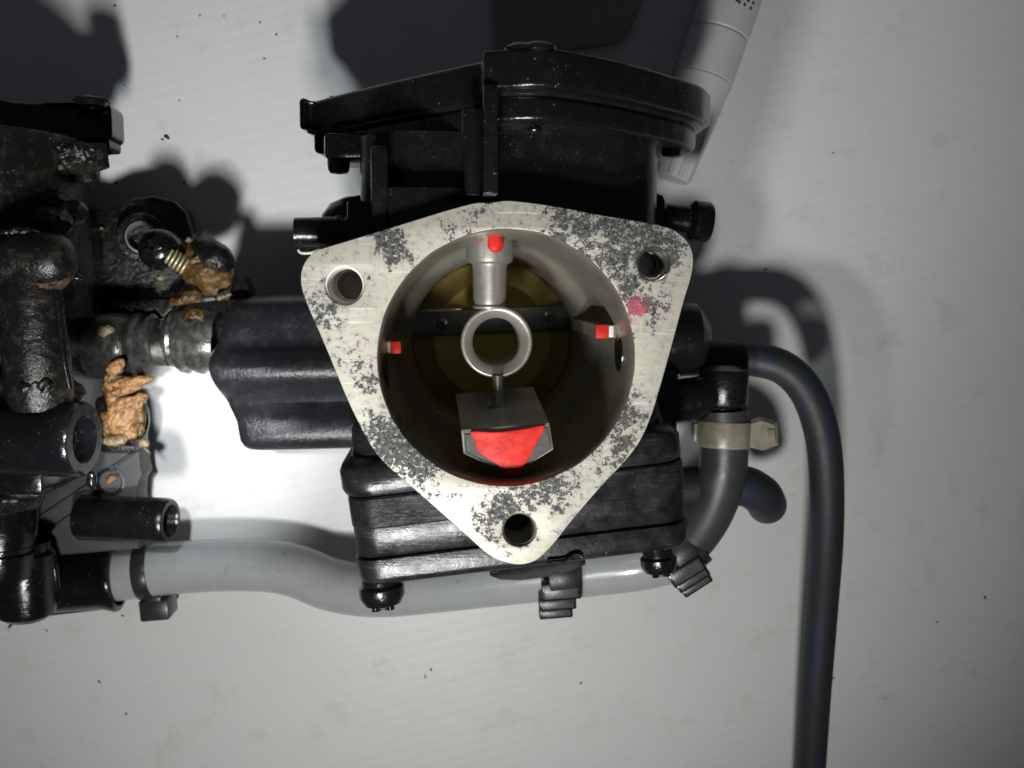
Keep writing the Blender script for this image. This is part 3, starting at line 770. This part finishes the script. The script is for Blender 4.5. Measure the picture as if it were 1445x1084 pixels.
# ================================================================== left-hand carburettor
lc = thing('carburetor', 'grimy black carburettor cut off by the left edge, caked with orange grease', 'carburetor', P(-60, 520, TABLE), 'pair of joined carburettors')
ltop = [(-260, 118), (-160, 122), (-60, 132), (0, 139.5), (60, 145), (110, 148.5), (150, 151.5), (164, 152.5), (171, 153.5), (175, 156)]
lo = cap_outline(ltop, 305, [(-568, -345), (-580, -420), (-640, -520), (-800, -560), (-1000, -500), (-1080, -250)])
lo2 = rounded(lo, 22)
lcap = slab('cap', lo2, 240, 305, 'gloss', lc, 14, 6)
pan_screw('cap_screw', (P(114, 145, -300).x, 303, -350), (0, 1, 0), 30, 9, 'gloss', lcap)
lcx, lcz = -700, -330
slab('diaphragm_base', [(lcx + (x-lcx)*0.96, lcz + (zz-lcz)*0.95) for x, zz in lo2], 226, 246, 'grime', lc, 6)
lg = loft('screw_lug', [[P(x, y, -420) for x, y in [(-30, 196), (148, 196), (152, 238), (128, 245), (-30, 250)]], [P(x, y, -282) for x, y in [(-30, 200), (150, 202), (155, 236), (130, 246), (-30, 246)]], [P(x, y, -274) for x, y in [(-30, 206), (143, 208), (147, 232), (126, 239), (-30, 240)]]], 'grime', lc, 30)
lathe('screw_tip', [(0, -14), (16, -13), (20, -8), (20, 12)], P(123, 247, -310), (0, 1, 0), 'grime', lg, 24)
lathe('neck', [(215, -60), (215, 120), (218, 200), (222, 236)], (P(-90, 0, -330).x, 0, -330), (0, 1, 0), 'grime', lc, 64)
z0 = P(-260, 280, -260); z1 = P(82, 690, -260)
box('body', ((z0.x+z1.x)/2, (z0.y+z1.y)/2 - 10, -375), (abs(z1.x-z0.x), abs(z1.y-z0.y), 350), 'grime', lc, 24)
smear('casting_web', [(P(20, 420, -190), (60, 40, 30), .1, 0), (P(70, 560, -205), (50, 34, 34), .1, .2), (P(10, 560, -190), (60, 40, 34), .1, 0), (P(60, 320, -230), (50, 34, 40), .1, .1), (P(95, 300, -270), (30, 24, 30), .1, 0), (P(10, 700, -250), (60, 30, 50), .1, 0)], 'grime', lc, 4.0, 6.0, 0.03)
lathe('rear_spigot', [(180, 0), (180, -70), (185, -96.5)], (P(-140, 520, -520).x, P(0, 520, -520).y, -523), (0, 0, 1), 'black', lc, 48)
# horizontal air screw boss
z = -150
hb = lathe('air_screw_boss', [(0, 42), (14, 41), (30, 34), (39, 22), (42, 4), (42, -50), (38, -54), (38, -66), (43, -70), (43, -200)], P(66, 368, z), (1, -0.03, 0.08), 'grime', lc, 44, rough=1.5)
smear('rust_crust', [(P(40, 401, -140), (26, 7, 20), .1, .05), (P(66, 402, -138), (26, 8, 20), .1, -.05), (P(86, 397, -138), (16, 6, 14), .1, .3)], 'rust', hb, 2.0, 4.0, 0.12)
lump('hook', P(106, 392, -165), (12, 6, 8), 'gloss', hb, 0.2, 0.05, 3, 6)
# vertical barrel
z = -155
lathe('barrel', [(40, 60), (44, 40), (46, -20), (48, -60), (48, -130), (40, -150)], P(46, 440, z), (-0.03, 1, 0), 'grime', lc, 40, rough=2.5)
tube('casting_ridge', [P(78, 405, -140), P(83, 440, -136), P(89, 500, -132), P(98, 548, -138)], 5, 'black', lc, 12)
# dark bracket plate behind the linkage
pl = [(70, 300), (110, 292), (150, 296), (180, 282), (215, 276), (245, 283), (263, 300), (270, 330), (268, 370), (258, 405), (240, 432), (70, 440)]
br = prism('bracket_plate', [[(P(x, y, -510).x, P(x, y, -510).y) for x, y in pl]], -560, -510, 'grime', lc, 8)
c = P(200, 335, -480)
lathe('bushing', [(46, -40), (46, -6), (43, 0), (33, 1), (31, -3), (30, -26), (0, -26)], c, (0.15, 0.0, 1), 'grime', br, 40)
lathe('bushing_sleeve', [(27, -22), (30, -1), (26, -0.5), (24, -24)], c, (0.15, 0.0, 1), 'cast', br, 40)
pbox('lower_bracket', 88, 420, 232, 452, -490, -560, 'grime', lc, 6)
# big open boss
ax = Vector((0.994, -0.02, 0.11)).normalized(); c = P(120, 620, -150)
k = 1/sz(-150)
lathe('open_boss', [(52*k, -150), (53*k, -14), (52*k, -4), (49*k, 0), (34*k, 0), (31.5*k, -3), (29*k, -40), (0, -42)], c, ax, 'gloss', lc, 56)
lump('plug', c - ax*34, (22, 26, 14), 'gloss', lc, 0.15, 0.05, 4, 8)
pbox('boss_web', -20, 650, 60, 700, -190, -330, 'gloss', lc, 10)
lump('grease_drop', P(129, 678, -150), (8, 14, 7), 'gloss', lc, 0.2, 0.05, 3, 9)
# plate with lightening ridges on the bowl side
pp = [(10, 640), (90, 610), (150, 590), (182, 600), (196, 628), (199, 660), (202, 670), (196, 680), (194, 700), (196, 712), (196, 775), (10, 790)]
sp_ = prism('bowl_side_plate', [[(P(x, y, -430).x, P(x, y, -430).y) for x, y in pp]], -490, -430, 'greyplate', lc, 4)
for (xa, ya, xb, yb) in [(38, 742, 128, 682), (70, 748, 140, 700), (158, 660, 196, 634)]:
    tube('plate_ridge', [P(xa, ya, -428), P(xb, yb, -428)], 3.0, 'greyplate', sp_, 10, 3)
lathe('plate_recess', [(26, 0), (27, 3), (23, 4), (20, 0)], P(156, 680, -430), (0, 0, 1), 'grime', sp_, 32)
lump('orange_fleck', P(157, 677, -424), (13, 6, 4), 'orange', sp_, 0.4, 0.08, 3, 4, 0.5)
# vent stub with open end
ax = Vector((0.985, -0.01, 0.17)).normalized(); c = P(241, 735, -390); k = 1/sz(-390)
lathe('vent_stub', [(32*k, -170), (32*k, -12), (31*k, -3), (29*k, 0), (23*k, 0), (21*k, -5), (20*k, -60), (0, -62)], c, ax, 'black', lc, 48)
# fuel outlet: horizontal barrel and upright float-bowl fitting
z = -545; k = 1/sz(z)
fo = lathe('fuel_outlet', [(43*k, -190), (43.5*k, -70), (44*k, -40), (45*k, -22), (48*k, -10), (49.5*k, 0), (48*k, 5), (42*k, 7), (40*k, -10)], P(163, 813, z), (1, 0.06, -0.05), 'gloss', lc, 48, rough=1.5)
lathe('outlet_upright', [(0, -70), (36, -69), (48, -60), (51, -47), (51, 50), (44, 58), (44, 72), (51, 76)], P(36, 820, -380), (0, 1, 0), 'gloss', lc, 40, rough=1)
lathe('float_pin_boss', [(56, -46), (58, -42), (58, -2), (53, 2), (53, 9), (58, 14), (58, 80), (51, 92), (24, 96)], P(0, 775, -340), (0.1, 1, 0), 'gloss', lc, 40, rough=1.5)
tube('outlet_web', [P(66, 775, -400), P(76, 800, -388), P(80, 830, -392)], [9, 7], 'gloss', lc, 14)
loft('outlet_foot', [[P(x, y, -612) for x, y in [(-40, 800), (150, 800), (160, 850), (60, 866), (-40, 872)]], [P(x, y, -545) for x, y in [(-40, 800), (160, 800), (168, 858), (70, 869), (-40, 878)]]], 'gloss', lc, 30)
# sealing grease on the shaft end and bracket eye
c = P(196, 598, -330)
ey = lathe('bracket_eye', [(40, -50), (42, -8), (38, 0), (28, 2), (22, -2), (20, -30), (0, -32)], c, (0.96, -0.1, 0.22), 'grime', lc, 40, rough=2)
pbox('eye_arm', 130, 560, 192, 640, -350, -430, 'grime', lc, 12)
smear('orange_grease', [(P(188, 538, -285), (38, 9, 11), 0.1, 0.14), (P(176, 551, -290), (34, 7, 10), 0.1, 0.3), (P(172, 588, -288), (24, 34, 13), 0.1, -0.3), (P(199, 561, -292), (13, 8, 8), 0.1, 0.3), (P(163, 519, -292), (18, 12, 8), 0.1, 0.8), (P(184, 570, -290), (22, 13, 10), 0.1, 0.2), (P(183, 610, -292), (13, 14, 9), 0.1, 0), (P(160, 560, -296), (12, 40, 8), 0.1, 0)], 'orange', lc, 1.6, 2.6, 0.085)
smear('brown_grease', [(P(160, 545, -296), (20, 26, 8), .1, 0), (P(195, 590, -300), (14, 30, 10), .1, 0), (P(150, 600, -298), (16, 24, 8), .1, .2)], 'browngrease', lc, 2.0, 4.0, 0.1)
smear('grey_grease', [(P(162, 622, -280), (22, 9, 10), 0.25, 0.1), (P(203, 626, -300), (9, 8, 7), 0.25, 0), (P(207, 636, -302), (9, 2, 2), 0.2, -0.7)], 'creamgrease', lc, 1.4, 2)

for i, (x, y, r, z) in enumerate([(108, 313, 5, -500), (123, 316, 4, -500), (143, 322, 4, -500), (133, 373, 4, -500), (127, 391, 3.5, -480), (10, 443, 4, -150), (84, 512, 5, -140), (90, 505, 3, -140), (48, 620, 4, -120), (78, 604, 3, -118), (24, 560, 3, -150), (88, 222, 4, -268), (45, 190, 5, -262), (98, 207, 4, -268), (60, 232, 3, -268)]):
    lump('grease_fleck', P(x, y, z), (r, r*0.7, r*0.5), 'creamgrease' if i % 3 else 'rust', lc, 0.4, 0.2, 2, i)
for i, it in enumerate([[(P(30, 196, -262), (60, 8, 14), .15, .05), (P(95, 212, -268), (46, 12, 10), .15, 0), (P(112, 224, -272), (30, 12, 8), .15, .1), (P(70, 232, -272), (44, 9, 9), .15, 0)], [(P(60, 285, -250), (34, 22, 16), .15, .3)], [(P(20, 330, -150), (40, 10, 20), .15, 0)], [(P(50, 545, -118), (26, 12, 10), .15, 0)]]):
    smear('oily_crud', it, 'grime', lc, 2.4, 6.0, 0.07, i)

# ================================================================== throttle linkage between the two
lk = thing('throttle_linkage', 'greasy steel throttle linkage with adjuster screw and spring joining both carburettors', 'linkage', P(230, 480, -550))
z = -435; k = 1/sz(z)
sh = lathe('shaft', [(30, -30), (42*k, -20), (44*k, 0), (45*k, 10), (45*k, 90), (42*k, 96), (42*k, 104), (46*k, 108), (47*k, 116), (43*k, 122), (44*k, 130), (46*k, 138), (40*k, 144), (26*k, 148), (26*k, 170)], P(108, 488, z), (1, -0.02, 0.05), 'dirtysteel', lk, 56, rough=3)
lathe('adjuster', [(24, -10), (30*k, -6), (36*k, 0), (40*k, 8), (38*k, 14), (44*k, 20), (46*k, 34), (42*k, 40), (46*k, 48), (48*k, 62), (42*k, 72), (40*k, 90)], P(240, 478, z), (1, -0.04, 0.05), 'dirtysteel', lk, 48, rough=6)
smear('brown_grease', [(P(272, 452, -392), (17, 30, 10), 0.2, -0.5), (P(278, 485, -386), (8, 30, 7), 0.2, -0.15), (P(205, 510, -392), (9, 18, 8), 0.2, 0.2), (P(262, 420, -405), (30, 12, 14), 0.2, 0.3)], 'browngrease', lk)
smear('pale_crust', [(P(150, 468, -384), (16, 12, 8), 0.25, 0.4), (P(165, 492, -380), (13, 16, 6), 0.25, 0), (P(150, 482, -382), (9, 14, 6), 0.25, 0)], 'creamgrease', sh, 1.8, 3)
arm = lump('lever_arm', P(292, 378, -420), (52, 44, 40), 'browngrease', lk, 0.22, 0.03, 5, 2, -0.55)
lump('lever_cap', P(300, 362, -405), (40, 30, 34), 'grime', arm, 0.12, 0.03, 4, 12, -0.6)
smear('grease_crumbs', [(P(266, 338, -380), (8, 5, 5), 0.5, 0.3), (P(312, 419, -390), (10, 4, 5), 0.2, 0.2), (P(323, 417, -392), (5, 4, 4), 0.25, 0), (P(226, 391, -395), (9, 6, 6), 0.25, 0), (P(280, 366, -382), (16, 6, 6), 0.2, 0.3)], 'creamgrease', arm, 1.2, 2.5)
c = P(223, 352, -385)
ds = lathe('adjuster_screw', [(0, 24), (12, 23), (26, 17), (35, 4), (37, -8), (36, -26), (26, -30), (26, -90)], c, (-0.12, 0.02, 1), 'gloss', lk, 44)
for an in (0.3, 0.3 + math.pi/2):
    box('driver_slot', c + Vector((-2.6, 0.4, 21)), (34, 8, 7), 'hole', ds, 1, an)
hel = []
for i in range(0, 101):
    t = i/100; an = t*2*math.pi*4.5
    b0 = P(238, 360, -378).lerp(P(262, 376, -388), t)
    axd = (P(262, 376, -388) - P(238, 360, -378)).normalized(); a_, u_, v_ = frame(axd)
    hel.append(b0 + (u_*math.cos(an) + v_*math.sin(an))*14)
tube('spring', hel, 2.6, 'spring', lk, 8, 1, 60, True, False)
prism('linkage_tab', [[(P(x, y, -470).x, P(x, y, -470).y) for x, y in [(222, 424), (300, 414), (304, 424), (247, 430), (249, 470), (243, 470), (240, 436), (228, 446)]]], -482, -476, 'steel', lk, 1)

# ================================================================== pale marker pen on the sheet
def marker():
    r = 59.0
    zc = TABLE + r + 0.5
    tip = P(944, 252, zc); far = P(1087, -160, zc)
    ax = (far - tip).normalized(); Lm = (far - tip).length
    s1 = (P(994, 113, zc) - tip).dot(ax); s2 = (P(1017, 50, zc) - tip).dot(ax)
    t = thing('marker_pen', 'pale grey marker pen lying on the sheet behind the cap', 'pen', (tip.x, tip.y, TABLE))
    cp = lathe('pen_cap', [(0, 2), (38, 0), (42, 4), (44, 12), (50, s1*0.45), (56, s1*0.93), (58.5, s1-2), (57, s1+0.5)], tip, ax, 'marker', t, 56, 30)
    lathe('collar', [(56, s1+1), (58, s1+3), (58.5, s2-4), (56.5, s2-0.5)], tip, ax, 'marker', t, 56, 30)
    bd = lathe('barrel', [(57, s2), (59, s2+3), (59, Lm), (0, Lm)], tip, ax, 'marker', t, 56, 30)
    side = ax.cross(Vector((0, 0, 1))).normalized()
    for off in (-34, -12, 12, 33):
        h = math.sqrt(max(48*48 - off*off, 1))
        p0 = tip + side*off*0.86 + Vector((0, 0, h*0.88)) + ax*2
        p1 = tip + side*off*1.02 + Vector((0, 0, h*1.02)) + ax*(s1*0.55)
        tube('grip_ridge', [p0, p0.lerp(p1, .5) + Vector((0, 0, 1.0)), p1 - Vector((0, 0, 2))], 5.5, 'marker', cp, 12, 5)
    for (x, y) in [(1040, 0), (1043.5, 3), (1051, 6.5), (1059.5, 11.5), (1056, 1), (1063, 4), (1049, -2), (1068, -3), (1036, -7)]:
        q = P(x, y, zc)
        for _ in range(4):
            rel = q - tip; off = (rel - ax*rel.dot(ax)); off.z = 0
            hh = math.sqrt(max(59.0**2 - off.length**2, 0)); q = P(x, y, zc + hh)
        nrm = Vector((off.x, off.y, hh)).normalized()
        lathe('printed_dot', [(0, 0.6), (3.2, 0.5), (3.6, -0.6)], q, nrm, 'ink', bd, 10)
marker()

# ================================================================== dark card lying in the cap's shadow
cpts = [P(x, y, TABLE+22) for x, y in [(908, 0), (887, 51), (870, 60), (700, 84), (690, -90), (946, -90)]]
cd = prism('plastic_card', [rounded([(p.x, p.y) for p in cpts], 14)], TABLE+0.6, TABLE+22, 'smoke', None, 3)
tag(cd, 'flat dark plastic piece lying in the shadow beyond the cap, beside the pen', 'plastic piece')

# ================================================================== crumbs of dirt on the sheet
def crumbs():
    bm = bmesh.new(); rnd = random.Random(3)
    spots = [(236, 194, 7), (229, 197, 4), (164, 258, 5), (260, 257, 4), (176, 121, 3), (253, 142, 3), (524, 76, 3), (316, 23, 3), (282, 22, 3), (367, 32, 3), (373, 83, 3), (390, 49, 3), (250, 52, 3), (162, 8, 4), (140, 962, 5), (178, 1007, 4), (14, 884, 7), (66, 890, 4), (173, 869, 5), (820, 964, 4), (1390, 843, 5), (1322, 878, 4), (1247, 986, 3), (1176, 957, 4), (1176, 216, 3), (1080, 380, 4), (600, 955, 5), (608, 945, 4)]
    for i in range(22): spots.append((rnd.uniform(0, 1445), rnd.uniform(0, 1084), rnd.uniform(0.8, 1.7)))
    for (x, y, r) in spots:
        r *= 0.75; c = P(x, y, TABLE + r*0.3)
        q = bmesh.ops.create_icosphere(bm, subdivisions=1, radius=1)
        an = rnd.uniform(0, 3.14); e = rnd.uniform(0.4, 1)
        for v in q['verts']:
            p = Vector((v.co.x*r*1.4, v.co.y*r*e*0.8, v.co.z*r*0.45))
            v.co = (c + Matrix.Rotation(an, 3, 'Z') @ p*(1 + rnd.uniform(-.25, .25)))*S
    me = bpy.data.meshes.new('dirt_crumbs'); bm.to_mesh(me); bm.free()
    o = finish('dirt_crumbs', me, 'dirtbit', None, 60)
    o['kind'] = 'stuff'; o['label'] = 'dark crumbs of dirt scattered over the white sheet'; o['category'] = 'dirt'
crumbs()
